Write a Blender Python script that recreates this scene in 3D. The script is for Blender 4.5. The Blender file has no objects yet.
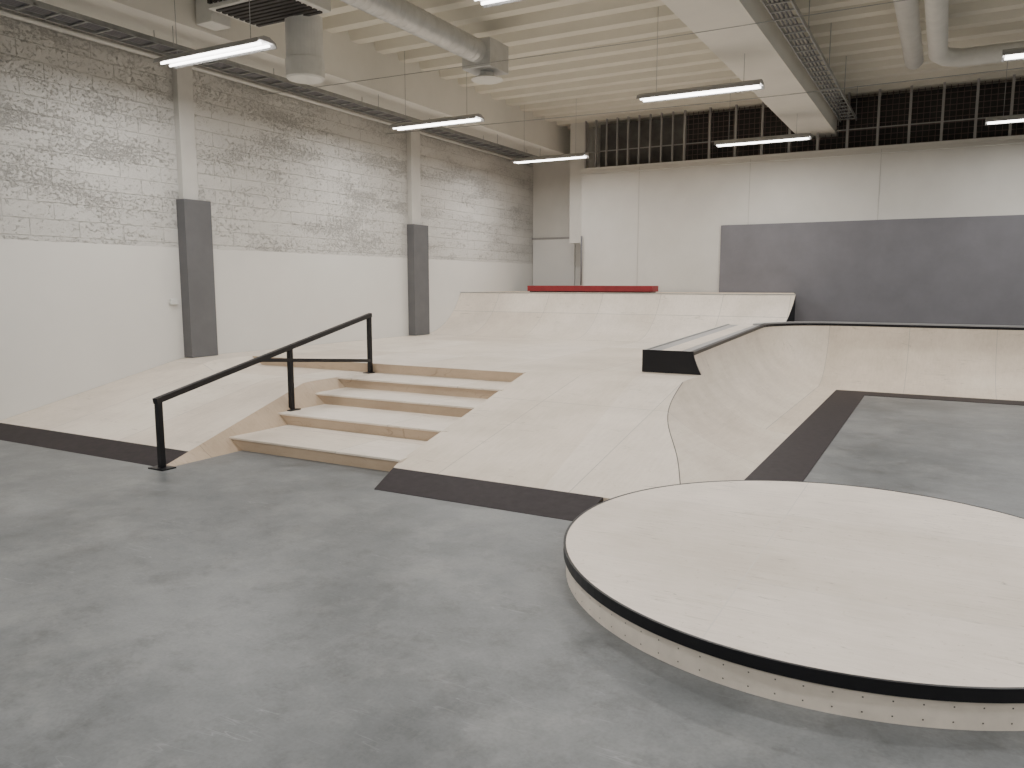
import bpy, math, random
from mathutils import Vector
random.seed(4)
SC=bpy.context.scene
COL=bpy.context.collection
# ------------------------------------------------------------------ helpers
def mesh_obj(name,verts,faces,mat=None,smooth=False,parent=None):
    me=bpy.data.meshes.new(name); me.from_pydata([tuple(v) for v in verts],[],faces)
    me.validate(); me.update()
    import bmesh
    bm=bmesh.new(); bm.from_mesh(me); bmesh.ops.recalc_face_normals(bm,faces=bm.faces); bm.to_mesh(me); bm.free()
    ob=bpy.data.objects.new(name,me); COL.objects.link(ob)
    if mat: me.materials.append(mat)
    if smooth:
        for p in me.polygons: p.use_smooth=True
    if parent: ob.parent=parent
    return ob
def empty(name,loc=(0,0,0)):
    e=bpy.data.objects.new(name,None); COL.objects.link(e); e.empty_display_size=.2
    return e
BF=[(0,1,2,3),(7,6,5,4),(0,4,5,1),(1,5,6,2),(2,6,7,3),(3,7,4,0)]
def boxv(x0,x1,y0,y1,z0,z1):
    return [(x0,y0,z0),(x1,y0,z0),(x1,y1,z0),(x0,y1,z0),(x0,y0,z1),(x1,y0,z1),(x1,y1,z1),(x0,y1,z1)]
def box(name,x0,x1,y0,y1,z0,z1,mat,parent=None,bevel=0):
    ob=mesh_obj(name,boxv(x0,x1,y0,y1,z0,z1),BF,mat,parent=parent)
    if bevel:
        m=ob.modifiers.new('b','BEVEL'); m.width=bevel; m.segments=2
    return ob
def boxes(name,lst,mat,parent=None):
    V=[];F=[]
    for b in lst:
        o=len(V); V+=boxv(*b); F+=[tuple(i+o for i in f) for f in BF]
    return mesh_obj(name,V,F,mat,parent=parent)
def tubes(name,paths,r,mat,parent=None,seg=10,square=False):
    V=[];F=[]
    n=4 if square else seg
    for path in paths:
        P=[Vector(p) for p in path]
        base=len(V)
        for i,p in enumerate(P):
            if i==0: d=P[1]-P[0]
            elif i==len(P)-1: d=P[-1]-P[-2]
            else: d=(P[i+1]-P[i]).normalized()+(P[i]-P[i-1]).normalized()
            d.normalize()
            up=Vector((0,0,1)) if abs(d.z)<.95 else Vector((0,1,0))
            s=d.cross(up).normalized(); u=s.cross(d).normalized()
            for k in range(n):
                a=2*math.pi*k/n+(math.pi/4 if square else 0)
                q=r*(1.414 if square else 1)
                V.append(p+s*math.cos(a)*q+u*math.sin(a)*q)
        for i in range(len(P)-1):
            for k in range(n):
                a=base+i*n+k;b=base+i*n+(k+1)%n
                F.append((a,b,b+n,a+n))
        F.append(tuple(base+k for k in range(n))); F.append(tuple(base+(len(P)-1)*n+k for k in range(n-1,-1,-1)))
    return mesh_obj(name,V,F,mat,smooth=not square,parent=parent)
def solid_grid(name,P,mat,zb=0.,parent=None,smooth=False,side=None):
    n=len(P);m=len(P[0])
    V=[tuple(p) for r in P for p in r]; F=[]
    for i in range(n-1):
        for j in range(m-1):
            F.append((i*m+j,i*m+j+1,(i+1)*m+j+1,(i+1)*m+j))
    nt=len(F)
    ring=[(0,j) for j in range(m)]+[(i,m-1) for i in range(1,n)]+[(n-1,j) for j in range(m-2,-1,-1)]+[(i,0) for i in range(n-2,0,-1)]
    o=len(V)
    for (i,j) in ring:
        V.append((P[i][j][0],P[i][j][1],zb)); V.append(tuple(P[i][j]))
    L=len(ring)
    for k in range(L):
        a=o+2*k;b=o+2*((k+1)%L)
        F.append((a+1,b+1,b,a))
    me=bpy.data.meshes.new(name); me.from_pydata(V,[],F); me.update()
    ob=bpy.data.objects.new(name,me); COL.objects.link(ob)
    me.materials.append(mat); me.materials.append(side or mat)
    for i,p in enumerate(me.polygons):
        p.use_smooth = smooth and i<nt
        p.material_index=0 if i<nt else 1
    if parent: ob.parent=parent
    return ob
def lathe(name,prof,cx,cy,mat,parent=None,seg=48,smooth=True):
    V=[];F=[]
    n=len(prof)
    for k in range(seg):
        a=2*math.pi*k/seg
        for r,z in prof: V.append((cx+r*math.cos(a),cy+r*math.sin(a),z))
    for k in range(seg):
        for i in range(n-1):
            a=k*n+i;b=((k+1)%seg)*n+i
            F.append((a,b,b+1,a+1))
    F.append(tuple(k*n for k in range(seg))); F.append(tuple(k*n+n-1 for k in range(seg)))
    return mesh_obj(name,V,F,mat,smooth=False,parent=parent)
# ------------------------------------------------------------------ materials
def newmat(name,rough=.6,metal=0.,spec=.5):
    m=bpy.data.materials.new(name); m.use_nodes=True
    b=m.node_tree.nodes['Principled BSDF']
    b.inputs['Roughness'].default_value=rough; b.inputs['Metallic'].default_value=metal
    b.inputs['Specular IOR Level'].default_value=spec
    return m,m.node_tree,b
def N(nt,t,**k):
    n=nt.nodes.new(t)
    for a,v in k.items(): setattr(n,a,v)
    return n
def coords(nt,scale=(1,1,1),rot=(0,0,0)):
    tc=N(nt,'ShaderNodeTexCoord'); mp=N(nt,'ShaderNodeMapping'); mp.inputs['Scale'].default_value=scale; mp.inputs['Rotation'].default_value=rot
    nt.links.new(tc.outputs['Object'],mp.inputs[0]); return mp.outputs[0]
def noise(nt,vec,scale,detail=4,rough=.6):
    n=N(nt,'ShaderNodeTexNoise'); n.inputs['Scale'].default_value=scale; n.inputs['Detail'].default_value=detail; n.inputs['Roughness'].default_value=rough
    nt.links.new(vec,n.inputs['Vector']); return n.outputs['Fac']
def ramp(nt,fac,stops):
    r=N(nt,'ShaderNodeValToRGB'); e=r.color_ramp.elements
    while len(e)<len(stops): e.new(.5)
    for i,(p,c) in enumerate(stops):
        e[i].position=p; e[i].color=(*c,1) if len(c)==3 else c
    nt.links.new(fac,r.inputs[0]); return r.outputs[0]
def mix(nt,a,b,fac,mode='MIX'):
    m=N(nt,'ShaderNodeMix',data_type='RGBA',blend_type=mode)
    for s,v in ((m.inputs[6],a),(m.inputs[7],b),(m.inputs[0],fac)):
        if hasattr(v,'is_linked'): nt.links.new(v,s)
        else: s.default_value=(*v,1) if isinstance(v,tuple) else v
    return m.outputs[2]
def math_(nt,op,a,b=0.,clamp=False):
    m=N(nt,'ShaderNodeMath',operation=op); m.use_clamp=clamp
    for s,v in ((m.inputs[0],a),(m.inputs[1],b)):
        if hasattr(v,'is_linked'): nt.links.new(v,s)
        else: s.default_value=v
    return m.outputs[0]
def bump(nt,b,h,strength,dist=.01):
    n=N(nt,'ShaderNodeBump'); n.inputs['Strength'].default_value=strength; n.inputs['Distance'].default_value=dist
    nt.links.new(h,n.inputs['Height']); nt.links.new(n.outputs[0],b.inputs['Normal'])
def plain(name,col,rough=.6,metal=0.,var=.06,scale=6.,spec=.5):
    m,nt,b=newmat(name,rough,metal,spec)
    v=noise(nt,coords(nt),scale)
    lo=tuple(c*(1-var) for c in col); hi=tuple(min(1,c*(1+var)) for c in col)
    nt.links.new(ramp(nt,v,[(.3,lo),(.7,hi)]),b.inputs['Base Color'])
    return m
def plywood(name,base,swap=False,bw=1.2,bh=2.4,rough=.5,seam=.52,off=(0,0,0),pv=1.,wear=.8):
    m,nt,b=newmat(name,rough,0,.35)
    tc=N(nt,'ShaderNodeTexCoord'); mp=N(nt,'ShaderNodeMapping'); mp.inputs['Location'].default_value=off
    nt.links.new(tc.outputs['Object'],mp.inputs[0])
    br=N(nt,'ShaderNodeTexBrick'); br.offset=.0; br.inputs['Scale'].default_value=1.
    br.inputs['Brick Width'].default_value=bw; br.inputs['Row Height'].default_value=bh
    br.inputs['Mortar Size'].default_value=.0038; br.inputs['Mortar Smooth'].default_value=.1; br.inputs['Bias'].default_value=0
    br.inputs['Color1'].default_value=(.25,.25,.25,1); br.inputs['Color2'].default_value=(.75,.75,.75,1); br.inputs['Mortar'].default_value=(.5,.5,.5,1)
    nt.links.new(mp.outputs[0],br.inputs['Vector'])
    d=tuple(c*(1-(1-f)*pv) for c,f in zip(base,(.90,.865,.82))); l=tuple(min(1,c*1.04) for c in base)
    pan=ramp(nt,br.outputs['Color'],[(.2,d),(.8,l)])
    g=noise(nt,coords(nt,(1.2,14,6) if swap else (14,1.2,6)),2.4,7,.7)
    gr=ramp(nt,g,[(.3,(.89,.875,.85)),(.7,(1,1,1))])
    c=mix(nt,pan,gr,1.,'MULTIPLY')
    bl=ramp(nt,noise(nt,coords(nt),1.1,6,.65),[(.34,(.84,.83,.82)),(.6,(1,1,1))])
    c=mix(nt,c,bl,1.,'MULTIPLY')
    sp=ramp(nt,noise(nt,coords(nt),38,2,.5),[(.27,(.72,.68,.63)),(.33,(1,1,1))])
    c=mix(nt,c,sp,.5,'MULTIPLY')
    for rz,sc in ((.5,.9),(-.7,1.1),(1.3,.7)):
        s=noise(nt,coords(nt,(1.0,13,3),(0,0,rz)),sc,2,.5)
        sm=ramp(nt,s,[(.494,(1,1,1)),(.5,(.60,.59,.58)),(.506,(1,1,1))])
        msk=ramp(nt,noise(nt,coords(nt,(1,1,1),(0,0,rz*2)),1.9,3,.6),[(.52,(0,0,0)),(.64,(1,1,1))])
        c=mix(nt,c,mix(nt,(1.,1.,1.),sm,msk),wear,'MULTIPLY')
    c=mix(nt,c,tuple(x*seam for x in base),br.outputs['Fac'])
    nt.links.new(c,b.inputs['Base Color'])
    return m
PLY=(.84,.77,.685)
M_ply=plywood('plywood_birch',PLY)
M_plywarm=plywood('plywood_birch_warm',(.765,.68,.58),pv=.4)
M_plyx=plywood('plywood_birch_cross',PLY,swap=True,bw=2.4,bh=1.2)
M_plybowl=plywood('plywood_bowl',(.80,.72,.62),bw=1.2,bh=9.,off=(.45,3.,0))
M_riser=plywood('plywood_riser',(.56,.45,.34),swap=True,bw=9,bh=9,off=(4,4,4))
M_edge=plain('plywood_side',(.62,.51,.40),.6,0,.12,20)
M_dark=plain('dark_threshold',(.022,.016,.018),.6,0,.3,14,.25)
M_black=plain('black_steel',(.006,.006,.008),.4,.0,spec=.35)
M_steel=plain('galvanised_steel',(.36,.37,.37),.4,.7,.15,8)
M_ledge=plain('ledge_top_steel',(.38,.37,.365),.45,.2,.08,3)
M_duct=plain('spiral_duct_metal',(.55,.56,.56),.35,.5,.1,5)
M_white=plain('white_enamel',(.68,.68,.65),.5)
M_lampbody=plain('lamp_housing',(.33,.33,.33),.5)
M_red=plain('red_paint',(.24,.018,.024),.5,0,.15)
M_greypaint=plain('grey_paint',(.165,.163,.178),.75,0,.09,2)
M_greypad=plain('grey_pillar_paint',(.125,.125,.13),.75,0,.08,3)
M_void=plain('dark_glass',(.030,.027,.027),.5,0,.3,3)
M_void2=plain('dim_loft',(.12,.115,.11),.7,0,.3,3)
M_stud=plain('stud_metal',(.33,.32,.31),.5,.2)
M_screw=plain('screw_dark',(.08,.07,.06),.5)
# floor
M_floor,nt,b=newmat('polished_concrete',.42)
v=coords(nt)
n1=noise(nt,v,.7,10,.7); n2=noise(nt,v,3.4,9,.8); n3=noise(nt,v,60,3,.5); n4=noise(nt,coords(nt,(1,1,1),(0,0,2)),1.5,6,.7)
c=ramp(nt,n1,[(.35,(.108,.117,.121)),(.5,(.160,.169,.173)),(.64,(.218,.226,.229))])
c=mix(nt,c,ramp(nt,n2,[(.34,(.62,.62,.62)),(.5,(1,1,1)),(.7,(1.0,1.0,1.0))]),1.,'MULTIPLY')
c=mix(nt,c,(.27,.275,.27),math_(nt,'MULTIPLY',ramp(nt,n4,[(.52,(0,0,0)),(.68,(1,1,1))]),.5))
c=mix(nt,c,ramp(nt,n3,[(.3,(.88,.88,.88)),(.6,(1,1,1))]),1.,'MULTIPLY')
for rz,sc in ((.9,1.1),(-.4,.8),(2.1,.9)):
    sct=noise(nt,coords(nt,(1,10,1),(0,0,rz)),sc,3,.5)
    ln=ramp(nt,sct,[(.494,(0,0,0)),(.5,(1,1,1)),(.506,(0,0,0))])
    mk=ramp(nt,noise(nt,coords(nt,(1,1,1),(0,0,rz*3)),1.9,3,.6),[(.55,(0,0,0)),(.68,(1,1,1))])
    c=mix(nt,c,(.32,.33,.33),math_(nt,'MULTIPLY',math_(nt,'MULTIPLY',ln,mk),.45))
nt.links.new(c,b.inputs['Base Color'])
nt.links.new(ramp(nt,n2,[(.3,(.36,)*3),(.7,(.50,)*3)]),b.inputs['Roughness'])
# walls
def wallmat(name,axis,base,rough_from):
    m,nt,b=newmat(name,.85)
    tc=N(nt,'ShaderNodeTexCoord'); sp=N(nt,'ShaderNodeSeparateXYZ'); nt.links.new(tc.outputs['Object'],sp.inputs[0])
    cb=N(nt,'ShaderNodeCombineXYZ'); nt.links.new(sp.outputs[axis],cb.inputs[0]); nt.links.new(sp.outputs[2],cb.inputs[1])
    br=N(nt,'ShaderNodeTexBrick'); br.inputs['Scale'].default_value=1.
    br.inputs['Brick Width'].default_value=.6; br.inputs['Row Height'].default_value=.2
    br.inputs['Mortar Size'].default_value=.009; br.inputs['Mortar Smooth'].default_value=.6
    br.inputs['Color1'].default_value=(.945,.945,.945,1); br.inputs['Color2'].default_value=(1,1,1,1); br.inputs['Mortar'].default_value=(.95,.95,.95,1)
    nt.links.new(cb.outputs[0],br.inputs['Vector'])
    edge=math_(nt,'ADD',sp.outputs[2],math_(nt,'MULTIPLY',noise(nt,coords(nt),6,3,.6),.05))
    hi=math_(nt,'GREATER_THAN',edge,rough_from+.02)
    brk=ramp(nt,noise(nt,coords(nt),5,4,.7),[(.38,(.15,.15,.15)),(.6,(1,1,1))])
    mort=math_(nt,'MULTIPLY',math_(nt,'MULTIPLY',br.outputs['Fac'],hi),brk)
    pits=noise(nt,coords(nt,(1,1,1.5)),24,7,.8); big=noise(nt,coords(nt,(1,.5,2.2)),1.2,4,.65)
    pf=math_(nt,'ADD',pits,math_(nt,'MULTIPLY',big,.5))
    pm=ramp(nt,pf,[(.63,(1,1,1)),(.72,(0,0,0))])
    pm2=math_(nt,'MULTIPLY',pm,hi)
    soft=ramp(nt,noise(nt,coords(nt),.8,5,.6),[(.3,tuple(x*.94 for x in base)),(.7,base)])
    up=mix(nt,tuple(x*.87 for x in base),br.outputs['Color'],1.,'MULTIPLY')
    c=mix(nt,soft,up,math_(nt,'MULTIPLY',hi,.85))
    c=mix(nt,c,tuple(x*.58 for x in base),math_(nt,'MULTIPLY',mort,.58))
    c=mix(nt,c,tuple(x*.52 for x in base),math_(nt,'MULTIPLY',pm2,.62))
    nt.links.new(c,b.inputs['Base Color'])
    hgt=math_(nt,'SUBTRACT',math_(nt,'MULTIPLY',pits,hi),math_(nt,'ADD',mort,pm2))
    bump(nt,b,hgt,.8,.012)
    return m
WB=(.735,.72,.68)
M_wallL=wallmat('painted_block_wall',1,WB,2.15)
M_wallB=plain('painted_wall',(.62,.605,.565),.85,0,.05,1.2)
M_pil=plain('pilaster_paint',(.58,.565,.53),.85,0,.06,3)
M_wallW=plain('painted_panel_white',(.70,.69,.66),.8,0,.02,2)
M_ceil=plain('ceiling_paint',(.71,.685,.60),.85,0,.04,1.5)
M_beam=plain('beam_paint',(.75,.735,.68),.85,0,.04,1.5)
def emit(name,col,s):
    m=bpy.data.materials.new(name); m.use_nodes=True; b=m.node_tree.nodes['Principled BSDF']
    b.inputs['Base Color'].default_value=(.9,.9,.9,1); b.inputs['Emission Color'].default_value=(*col,1); b.inputs['Emission Strength'].default_value=s
    return m
M_tube=emit('fluorescent_tube',(1,.97,.92),9)
M_refl=emit('lit_reflector',(1,.97,.93),.9)

# ------------------------------------------------------------------ room shell
XL=-9.4; XR=8.; YF=-5.; YB=17.2; ZC=5.45
XW=XL+.006
box('floor',XL-.3,XR+.3,YF-.3,18.6,-.2,0,M_floor)
box('wall_left',XL-.3,XL,YF,18.4,0,ZC,M_wallL)
box('wall_right',XR,XR+.3,YF,18.4,0,ZC,M_wallB)
box('wall_front',XL,XR,YF-.3,YF,0,ZC,M_wallB)
wb=box('wall_back',-7.6,XR,YB,YB+.2,0,4.28,M_wallB)
box('wall_back_recess',XL,XR,18.2,18.4,0,ZC,M_wallB)
box('ceiling',XL-.3,XR+.3,YF-.3,18.6,ZC+.12,ZC+.3,M_ceil)
V=[];F=[]
y=YF
while y<18.2:
    o=len(V)
    for x in (XL,XR):
        V+=[(x,y,ZC+.12),(x,y+.07,ZC-.06),(x,y+.27,ZC-.06),(x,y+.34,ZC+.12)]
    F+=[(o,o+1,o+5,o+4),(o+1,o+2,o+6,o+5),(o+2,o+3,o+7,o+6)]
    y+=.62
mesh_obj('trim_1',V,F,M_ceil)
box('trim_2',-9.4,-8.35,YF,18.2,4.78,ZC+.1,M_beam)
box('trim_3',-2.85,-2.12,YF,YB+1,4.65,ZC+.1,M_beam)
box('trim_4',3.7,4.4,YF,YB+1,4.65,ZC+.1,M_beam)
box('trim_5',-7.62,XR,YB-.03,YB+.22,4.24,4.30,M_wallB)
boxes('trim_6',[(x,x+.01,YB-.006,YB,0,4.24) for x in (-6.2,-3.75,-1.25,1.25,2.5)],plain('joint_grey',(.46,.45,.42),.8))
box('trim_7',-8.0,-7.62,17.4,17.62,2.6,ZC,M_wallB)
box('door_1',-9.38,-8.2,18.15,18.195,0,2.75,M_wallW)
box('trim_8',-9.4,-7.6,18.14,18.195,2.75,2.80,M_stud)
tubes('drain_pipe',[[(-7.56,17.12,1.6),(-7.56,17.12,2.75)]],.02,M_greypaint)
box('grey_wall_panel',-4.3,XR-.01,YB-.06,YB-.008,0,2.88,M_greypaint)
for i,(y0,y1) in enumerate(((7.42,7.87),(12.75,13.25),(2.1,2.6))):
    z0=.605 if i<2 else 0
    box('trim_%d'%(9+i),XL+.001,XL+.10,y0+.05,y1-.15,2.802,4.78,M_pil)
    boxes('grey_column_cover' if i==0 else 'grey_column_cover.%03d'%i,[(XW,XL+.17,y0,y1,z0,2.80)],M_greypad)
box('wall_socket',XW,XL+.05,7.22,7.34,1.35,1.43,M_white,bevel=.01)

scr=empty('clerestory_screen')
box('dark_backing',-5.3,XR-.05,YB+.6,YB+.65,4.31,ZC-.07,M_void,parent=scr)
box('dim_backing',-7.4,-5.3,YB+.6,YB+.65,4.31,ZC-.07,M_void2,parent=scr)
L=[]
x=-7.55
while x<XR-.1:
    dense=x<-5.3
    L.append((x,x+(.03 if dense else .045),YB+.02,YB+.08,4.31,ZC-.07)); x+=.26 if dense else .55
for z in (4.66,): L.append((-7.55,XR-.05,YB+.05,YB+.07,z,z+.02))
boxes('studs',L,M_stud,parent=scr)
wires=[]
x=-5.3
while x<XR-.05: wires.append((x,x+.010,YB+.3,YB+.308,4.31,ZC-.07)); x+=.11
z=4.35
while z<ZC-.07: wires.append((-5.3,XR-.05,YB+.3,YB+.308,z,z+.010)); z+=.11
boxes('wire_mesh',wires,plain('rusty_mesh',(.15,.11,.10),.7),parent=scr)

# ------------------------------------------------------------------ left bank
def El(y):
    return -6.08-.52*min(1,max(0,(y-4.5)/2.5))
def zl(x,y):
    zm=.6 if x<-8.75 else (.48 if x>-8.55 else .48+.12*(-8.55-x)/.2)
    return min(zm,.207*(y-4.5)+.002)
lb=empty('bank_ramp')
ys=[4.85+i*(8.08-4.85)/26 for i in range(27)]
def lrow(y):
    e=El(y); xs=[XW,-9.0,-8.75,-8.55,-8.2,-7.6,-7.0,e]
    return [(x,y,zl(x,y)) for x in xs]
solid_grid('deck',[lrow(y) for y in ys],M_ply,parent=lb,side=M_edge)
solid_grid('threshold',[[(x,y,zl(x,y)) for x in (XW,-8,-7,El(y))] for y in (4.5,4.85)],M_dark,parent=lb,side=M_dark)
V=[];F=[]
yy=[4.55,4.85,5.3,5.8,6.3,6.8,7.0,7.43]
for y in yy:
    V+=[(El(y)-.001,y,zl(-7,y)),(-6.02,y,0)]
for i in range(len(yy)-1): F.append((2*i,2*i+1,2*i+3,2*i+2))
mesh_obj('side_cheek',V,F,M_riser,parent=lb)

# ------------------------------------------------------------------ stairs
st=empty('stair_set')
yf=[5.37,6.15,6.87,7.44,8.06]
xr=[-4.07,-4.09,-4.15,-4.22,-4.3]
for i in range(4):
    zt=.12*(i+1)
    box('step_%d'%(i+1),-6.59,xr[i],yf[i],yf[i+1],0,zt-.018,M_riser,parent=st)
    box('tread_%d'%(i+1),-6.59,xr[i]+.004,yf[i]-.012,yf[i+1],zt-.018,zt,M_plyx,parent=st)
box('nosing',-6.6,-4.3,8.061,8.078,.482,.598,M_riser,parent=st)

# ------------------------------------------------------------------ platform
pl=empty('raised_platform')
box('deck_main',XW,-4.3,8.08,13.29,0,.6,M_ply,parent=pl)
box('deck_side',-4.3,-3.08,8.86,13.29,0,.6,M_ply,parent=pl)
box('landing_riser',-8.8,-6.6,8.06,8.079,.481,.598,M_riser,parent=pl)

# ------------------------------------------------------------------ right bank with quarter intersection
R=1.16; XFQ=-1.38; YFQ=12.95
def circ(w):
    w=max(0,w)
    return R-math.sqrt(max(0,R*R-min(w,R)**2))
def sstep(t): t=max(0,min(1,t)); return t*t*(3-2*t)
def q(x,y):
    w=max(0,XFQ-x); k=sstep((8.5-y)/2.6)
    return .002+(1-k)*circ(w)+k*.52*w
def zb(y): return max(.002,min(.6,.18*(y-4.83)))
def xseam(y):
    lo,hi=XFQ-1.3,XFQ
    for _ in range(40):
        m_=(lo+hi)/2
        if q(m_,y)>zb(y): lo=m_
        else: hi=m_
    return (lo+hi)/2
def Er(y):
    if y<5.4: return -3.93-.17*(y-4.83)/.57
    return -4.10-.20*min(1,(y-5.4)/2.7)
rb=empty('hip_bank_ramp')
solid_grid('threshold',[[(x,y,zb(y)+.001) for x in (Er(y),-3,-2.12)] for y in (4.83,5.25)],M_dark,parent=rb,side=M_dark)
ys=[5.25+i*(8.86-5.25)/40 for i in range(41)]
rows=[]
for y in ys:
    e=Er(y); s=xseam(y); mdl=-2.62-.42*(y-5.25)/3.6
    xs=[e+(mdl-e)*t for t in (0,.5,1)]+[mdl+(s-mdl)*t for t in (.5,1)]+[s+(XFQ-s)*t/14 for t in range(1,15)]
    rows.append([(x,y,min(zb(y),q(x,y))) for x in xs])
solid_grid('bank_panel_left',[r[:3] for r in rows],M_plywarm,parent=rb,side=M_edge)
solid_grid('bank_panel_right',[r[2:5] for r in rows],M_ply,parent=rb,side=M_edge)
solid_grid('hip_deck',[r[4:] for r in rows],M_ply,parent=rb,side=M_edge,smooth=True)
tubes('seam',[[(xseam(y),y,zb(y)) for y in ys if zb(y)<.599]],.004,M_screw,parent=rb,seg=6)

# ------------------------------------------------------------------ bowl quarter pipe
bq=empty('bowl_quarter_pipe')
def H(y): return .85+.12*min(1,max(0,(y-8.86)/4.1))
NP=18
stations=[]
for i in range(13):
    y=8.86+(YFQ-8.86)*i/12; stations.append(((XFQ,y),(-1,0),H(y)))
for i in range(1,13):
    a=math.pi/2*i/12; stations.append(((XFQ,YFQ),(-math.cos(a),math.sin(a)),.97))
for i in range(1,12):
    stations.append(((XFQ+(6.5-XFQ)*i/11,YFQ),(0,1),.97))
V=[];F=[]
for (fx,fy),(dx,dy),h in stations:
    for k in range(NP+1):
        z=h*(k/NP)**1.6
        w=math.sqrt(max(0,R*R-(R-z)**2))
        V.append((fx+dx*w,fy+dy*w,z+.002))
m=NP+1
for i in range(len(stations)-1):
    for k in range(NP): F.append((i*m+k,(i+1)*m+k,(i+1)*m+k+1,i*m+k+1))
mesh_obj('transition',V,F,M_plybowl,smooth=True,parent=bq)
def sweep(name,prof,mat,sts,parent):
    V=[];F=[];n=len(prof)
    for (fx,fy),(dx,dy),h in sts:
        w=math.sqrt(R*R-(R-h)**2)
        for a,z in prof:
            V.append((fx+dx*(w+a),fy+dy*(w+a),(h+z) if z>-5 else 0))
    for i in range(len(sts)-1):
        for k in range(n): F.append((i*n+k,(i+1)*n+k,(i+1)*n+(k+1)%n,i*n+(k+1)%n))
    F.append(tuple(range(n))); F.append(tuple((len(sts)-1)*n+k for k in range(n)))
    return mesh_obj(name,V,F,mat,parent=parent)
sweep('coping',[(-.012,-.03),(-.012,.008),(.05,.008),(.05,-.03)],M_black,stations,bq)
sweep('back_frame',[(.0,.0),(.14,.0),(.14,-9),(.0,-9)],M_edge,stations[12:],bq)
sweep('top_board',[(.04,.001),(.16,.001),(.16,.03),(.04,.03)],M_ledge,stations[12:],bq)
boxes('threshold',[(XFQ,XFQ+.44,6.2,YFQ,0,.006),(XFQ,6.5,YFQ-.44,YFQ,0,.0061)],M_dark,parent=bq)
# ledge beside the quarter
ld=empty('grind_ledge')
def lv(y,zt): return [(-3.08,y,.601),(-2.56,y,.601),(-2.53,y,zt),(-3.08,y,zt)]
V=lv(8.87,.852)+lv(13.0,.972)
BX=[(0,1,2,3),(4,5,6,7),(0,4,5,1),(1,5,6,2),(2,6,7,3),(3,7,4,0)]
mesh_obj('ledge_body',V,BX,M_ledge,parent=ld)
prf=[(-3.10,.601)]+[(XFQ-math.sqrt(R*R-(R-z)**2)+.004,z) for z in (.601,.66,.72,.78,.84)]+[(-2.49,.866),(-3.10,.866)]
n=len(prf)
V=[(x,8.84,z) for x,z in prf]+[(x,8.868,z) for x,z in prf]
mesh_obj('front_plate',V,[tuple(range(n)),tuple(range(n,2*n))]+[(i,(i+1)%n,(i+1)%n+n,i+n) for i in range(n)],M_black,parent=ld)
V=[(-3.10,8.85,.84),(-3.07,8.85,.84),(-3.07,8.85,.862),(-3.10,8.85,.862)]; V+=[(a,13.0,z+.12) for a,_,z in V]
mesh_obj('edge_angle',V,BX,M_steel,parent=ld)
V=[(-2.9,8.87,.856),(-2.66,8.87,.856),(-2.66,13.0,.976),(-2.9,13.0,.976)]
mesh_obj('wood_inlay',V,[(0,1,2,3)],M_ply,parent=ld)

# ------------------------------------------------------------------ back ramp
br_=empty('quarter_pipe')
RR=1.58
rows=[]
for i in range(17):
    w=1.4*i/16; y=13.3+w; z=.6+RR-math.sqrt(RR*RR-w*w)
    xe=-2.62+.30*i/16
    rows.append([(XW+(xe-XW)*t/6,y,z) for t in range(7)])
zt=rows[-1][0][2]
solid_grid('transition',rows,M_ply,parent=br_,smooth=True,side=M_black)
XE=-2.32
V=[(XW,14.7,0),(XE,14.7,0),(-2.75,YB-.07,0),(XW,YB-.07,0)]; V+=[(a,b_,zt) for a,b_,_ in V]
mesh_obj('top_deck',V,BF,M_edge,parent=br_)
box('coping',XW,XE,14.69,14.715,zt-.012,zt+.004,M_steel,parent=br_)
rbx=empty('red_bench')
box('seat',-8.15,-5.25,15.5,15.9,zt+.025,zt+.145,M_red,parent=rbx,bevel=.008)
boxes('plinth',[(-8.1,-5.3,15.53,15.87,zt+.002,zt+.03)],M_black,parent=rbx)

# ------------------------------------------------------------------ round manual pad
mp=empty('round_manual_pad')
CX,CY,CR=-.44,4.576,1.526
def ring(name,r0,r1,z0,z1,mat,seg=128):
    V=[];F=[]
    for k in range(seg):
        a=2*math.pi*k/seg; c,s=math.cos(a),math.sin(a)
        V+=[(CX+r0*c,CY+r0*s,z0),(CX+r1*c,CY+r1*s,z0),(CX+r1*c,CY+r1*s,z1),(CX+r0*c,CY+r0*s,z1)]
    for k in range(seg):
        a=4*k;b=4*((k+1)%seg)
        for i in range(4): F.append((a+i,b+i,b+(i+1)%4,a+(i+1)%4))
    return mesh_obj(name,V,F,mat,smooth=False,parent=mp)
M_padside=plain('pad_side_ply',(.76,.69,.60),.6,0,.08,8)
lathe('body',[(CR-.012,0),(CR-.012,.168)],CX,CY,M_padside,parent=mp,seg=128)
M_pad=plywood('plywood_pad_top',(.83,.755,.675),rough=.6,bw=2.5,bh=1.25,swap=True,off=(.8,-.1,0),seam=.80,pv=.4,wear=1.)
lathe('top_sheet',[(CR-.006,.16),(CR-.006,.172)],CX,CY,M_pad,parent=mp,seg=128)
ring('edge_band',CR-.01,CR+.004,.118,.174,M_black)
V=[];F=[]
for k in range(90):
    a=2*math.pi*k/90
    for z in (.03,.09):
        o=len(V); r=CR-.010; s=.003
        c0=Vector((CX+r*math.cos(a),CY+r*math.sin(a),z)); t=Vector((-math.sin(a),math.cos(a),0))
        V+=[c0+t*s+Vector((0,0,s)),c0-t*s+Vector((0,0,s)),c0-t*s-Vector((0,0,s)),c0+t*s-Vector((0,0,s))]; F.append((o,o+1,o+2,o+3))
mesh_obj('screws',V,F,M_screw,parent=mp)

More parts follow.
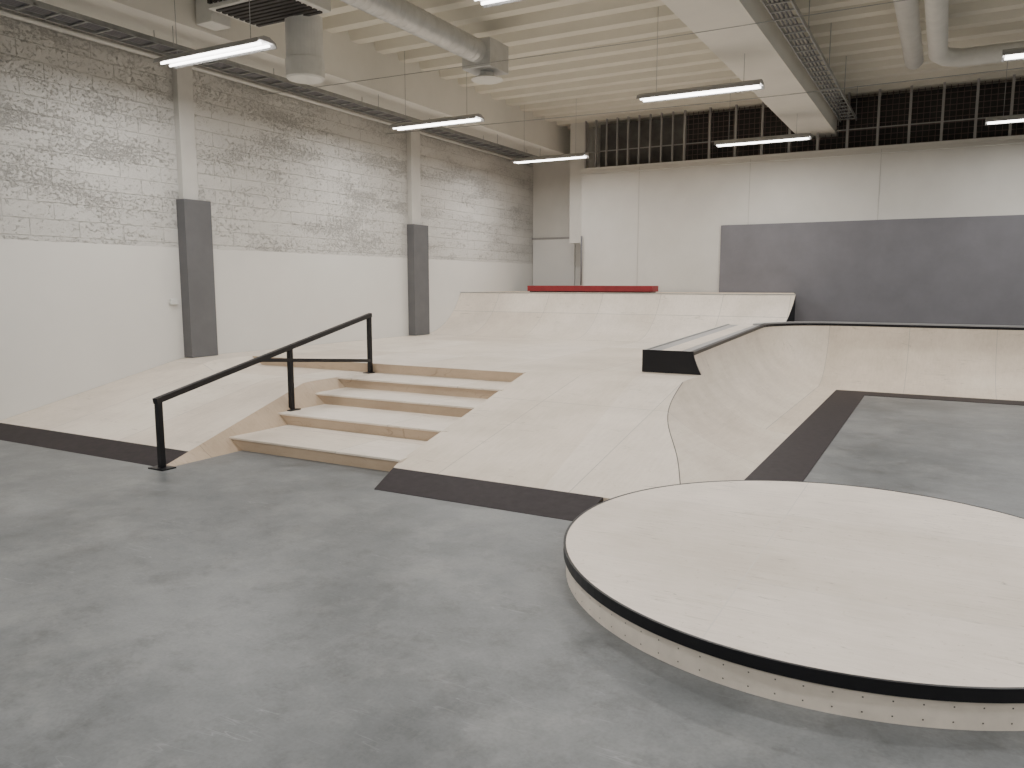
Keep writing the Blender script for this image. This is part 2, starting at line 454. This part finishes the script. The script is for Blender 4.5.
# ------------------------------------------------------------------ handrail
hr=empty('handrail')
A=Vector((-6.05,4.48,.62)); B=Vector((-6.55,8.03,1.23))
def P(t): return A+(B-A)*t
tubes('top_rail',[[P(-.01),P(1.01)]],.025,M_black,parent=hr,square=True)
mid=P(.53)
e2=P(.38)
tubes('posts',[[(A.x,A.y,0.0),(A.x,A.y,.61)],[(mid.x,mid.y,.24),(mid.x,mid.y,mid.z)],[(B.x,B.y,.48),(B.x,B.y,B.z)]],.024,M_black,parent=hr,square=True)
tubes('lower_bar',[[e2,(B.x,B.y,.64)]],.02,M_black,parent=hr,square=True)
boxes('base_plates',[(A.x-.1,A.x+.1,A.y-.07,A.y+.07,0,.012),(mid.x-.06,mid.x+.06,mid.y-.08,mid.y+.08,.24,.252),(B.x-.04,B.x+.06,B.y-.1,B.y+.025,.48,.49)],M_black,parent=hr)

# ------------------------------------------------------------------ lamps
k=0
LX=(-7.42,-3.1,1.25,5.6); LY=(-2.2,2.15,6.46,10.9,15.1); ZL=4.2
for yy_ in LY:
    for xx in LX:
        nm='fluorescent_lamp' if k==0 else 'fluorescent_lamp.%03d'%k; k+=1
        e=empty(nm)
        V=[];hw=.84
        pr=[(-.15,0.0),(-.13,.05),(-.04,.09),(.04,.09),(.13,.05),(.15,0.0),(.14,0),(.1,.04),(-.1,.04),(-.14,0)]
        for s in (-hw,hw):
            V+=[(xx+s,yy_+a,ZL+z) for a,z in pr]
        n=len(pr);F=[(i,(i+1)%n,(i+1)%n+n,i+n) for i in range(n)]
        F+=[tuple(range(n)),tuple(range(n,2*n))]
        ho=mesh_obj('housing',V,F,M_lampbody,parent=e)
        mesh_obj('reflector',[(xx-hw+.01,yy_-.1,ZL+.036),(xx+hw-.01,yy_-.1,ZL+.036),(xx+hw-.01,yy_+.1,ZL+.036),(xx-hw+.01,yy_+.1,ZL+.036)],[(0,1,2,3)],M_refl,parent=e)
        tubes('tubes',[[(xx-hw+.03,yy_+d,ZL+.01),(xx+hw-.03,yy_+d,ZL+.01)] for d in (-.06,.06)],.014,M_tube,parent=e)
        tubes('hanger_wires',[[(xx+s,yy_,ZL+.09),(xx+s,yy_,ZC)] for s in (-.6,.6)],.004,M_steel,parent=e,seg=5)
        ld_=bpy.data.lights.new('lamp_light','AREA'); ld_.shape='RECTANGLE'; ld_.size=1.6; ld_.size_y=.2
        ld_.energy=69; ld_.color=(1,.975,.95)
        lo=bpy.data.objects.new('lamp_light',ld_); COL.objects.link(lo); lo.location=(xx,yy_,ZL-.012); lo.parent=e

# ------------------------------------------------------------------ ceiling services
def ladder(name,x0,x1,y0,y1,z,mat,step=.3):
    e=empty(name)
    boxes('side_rails',[(x0,x0+.015,y0,y1,z,z+.06),(x1-.015,x1,y0,y1,z,z+.06)],mat,parent=e)
    L=[];y=y0+.1
    while y<y1: L.append((x0,x1,y,y+.03,z+.01,z+.025)); y+=step
    boxes('rungs',L,mat,parent=e)
    tubes('cables',[[(x0+.05+.05*i,y0,z+.04),(x0+.06+.05*i,y1,z+.04)] for i in range(4)],.012,M_greypaint,parent=e,seg=6)
    hs=[];y=y0+.8
    while y<y1: hs+= [[(x0,y,z+.02),(x0,y,ZC)],[(x1,y,z+.02),(x1,y,ZC)]]; y+=2.
    tubes('hangers',hs,.006,mat,parent=e,seg=5)
ladder('cable_tray',-8.85,-8.5,-4.,17.,4.52,M_steel)
ladder('cable_tray',-2.0,-1.7,-4.,17.,4.78,M_steel)
tubes('wall_conduit',[[(-9.34,-4.9,4.62),(-9.34,18.,4.62)],[(-9.34,-4.9,4.70),(-9.34,18.,4.70)]],.025,M_white)
tubes('wall_conduit',[[(-7.6,17.1,4.15),(7.9,17.1,4.15)]],.012,M_white,seg=6)
sd=empty('spiral_duct')
V=[];F=[];ns=20
y=-4.5
ys=[]
while y<10.05: ys+=[(y,.16),(y+.085,.16),(y+.09,.167),(y+.11,.167),(y+.115,.16)]; y+=.12
for yv,r in ys:
    for kk in range(ns):
        a=2*math.pi*kk/ns; V.append((-6.15+r*math.cos(a),yv,4.98+r*math.sin(a)))
for i in range(len(ys)-1):
    for kk in range(ns): F.append((i*ns+kk,i*ns+(kk+1)%ns,(i+1)*ns+(kk+1)%ns,(i+1)*ns+kk))
mesh_obj('duct',V,F,M_duct,smooth=True,parent=sd)
box('plenum_box',-6.40,-5.92,10.1,10.65,4.75,5.15,M_duct,parent=sd,bevel=.01)
lathe('diffuser',[(.1,4.75),(.12,4.70),(.22,4.66),(.24,4.64),(.2,4.625),(.0,4.625)],-6.15,10.4,M_white,parent=sd,seg=32)
fu=empty('ventilation_unit')
box('casing',-7.98,-6.75,6.9,7.7,4.92,5.36,M_white,parent=fu,bevel=.01)
boxes('louvres',[(-7.94+.08*i,-7.89+.08*i,6.86,6.9,4.97,5.32) for i in range(15)],M_void,parent=fu)
boxes('underside_grille',[(-7.9,-6.83,6.95+.09*i,7.0+.09*i,4.9,4.925) for i in range(8)],M_void,parent=fu)
lathe('outlet',[(.23,4.95),(.23,4.45),(.24,4.44),(.24,4.22),(.22,4.20),(0,4.20)],-7.25,7.75,M_white,parent=fu,seg=32)
box('control_box',-8.32,-8.04,7.0,7.3,4.82,5.2,M_white,parent=fu,bevel=.01)
boxes('hangers',[(x,x+.02,y,y+.02,5.3,ZC) for x in (-7.9,-6.85) for y in (6.95,7.6)],M_steel,parent=fu)
rd=empty('air_duct')
tubes('ducts',[[(-.62,-4,5.0),(-.62,13.8,5.0)],[(-.3,-4,5.0),(-.3,13.5,5.0),(-.2,13.8,5.0),(0,13.95,5.0),(7.8,13.95,5.0)]],.13,M_white,parent=rd,seg=20)
tubes('suspension_wire',[[(-9.3,12.,4.4),(-3.1,12.2,4.35),(7.9,12.5,4.45)]],.006,M_steel,seg=5)
tubes('suspension_wire',[[(-9.3,9.,4.5),(-3.1,9.1,4.45),(7.9,9.2,4.5)]],.005,M_steel,seg=5)

# ------------------------------------------------------------------ world, camera
w=bpy.data.worlds.new('world'); SC.world=w; w.use_nodes=True
w.node_tree.nodes['Background'].inputs[0].default_value=(.9,.95,1,1); w.node_tree.nodes['Background'].inputs[1].default_value=.3
cd=bpy.data.cameras.new('camera'); cd.sensor_width=36; cd.lens=780/1024*36
cam=bpy.data.objects.new('camera',cd); COL.objects.link(cam)
cam.location=(0,0,1.65); cam.rotation_euler=(math.radians(90-7.378),0,math.radians(28.84))
cd.clip_end=100
SC.camera=cam
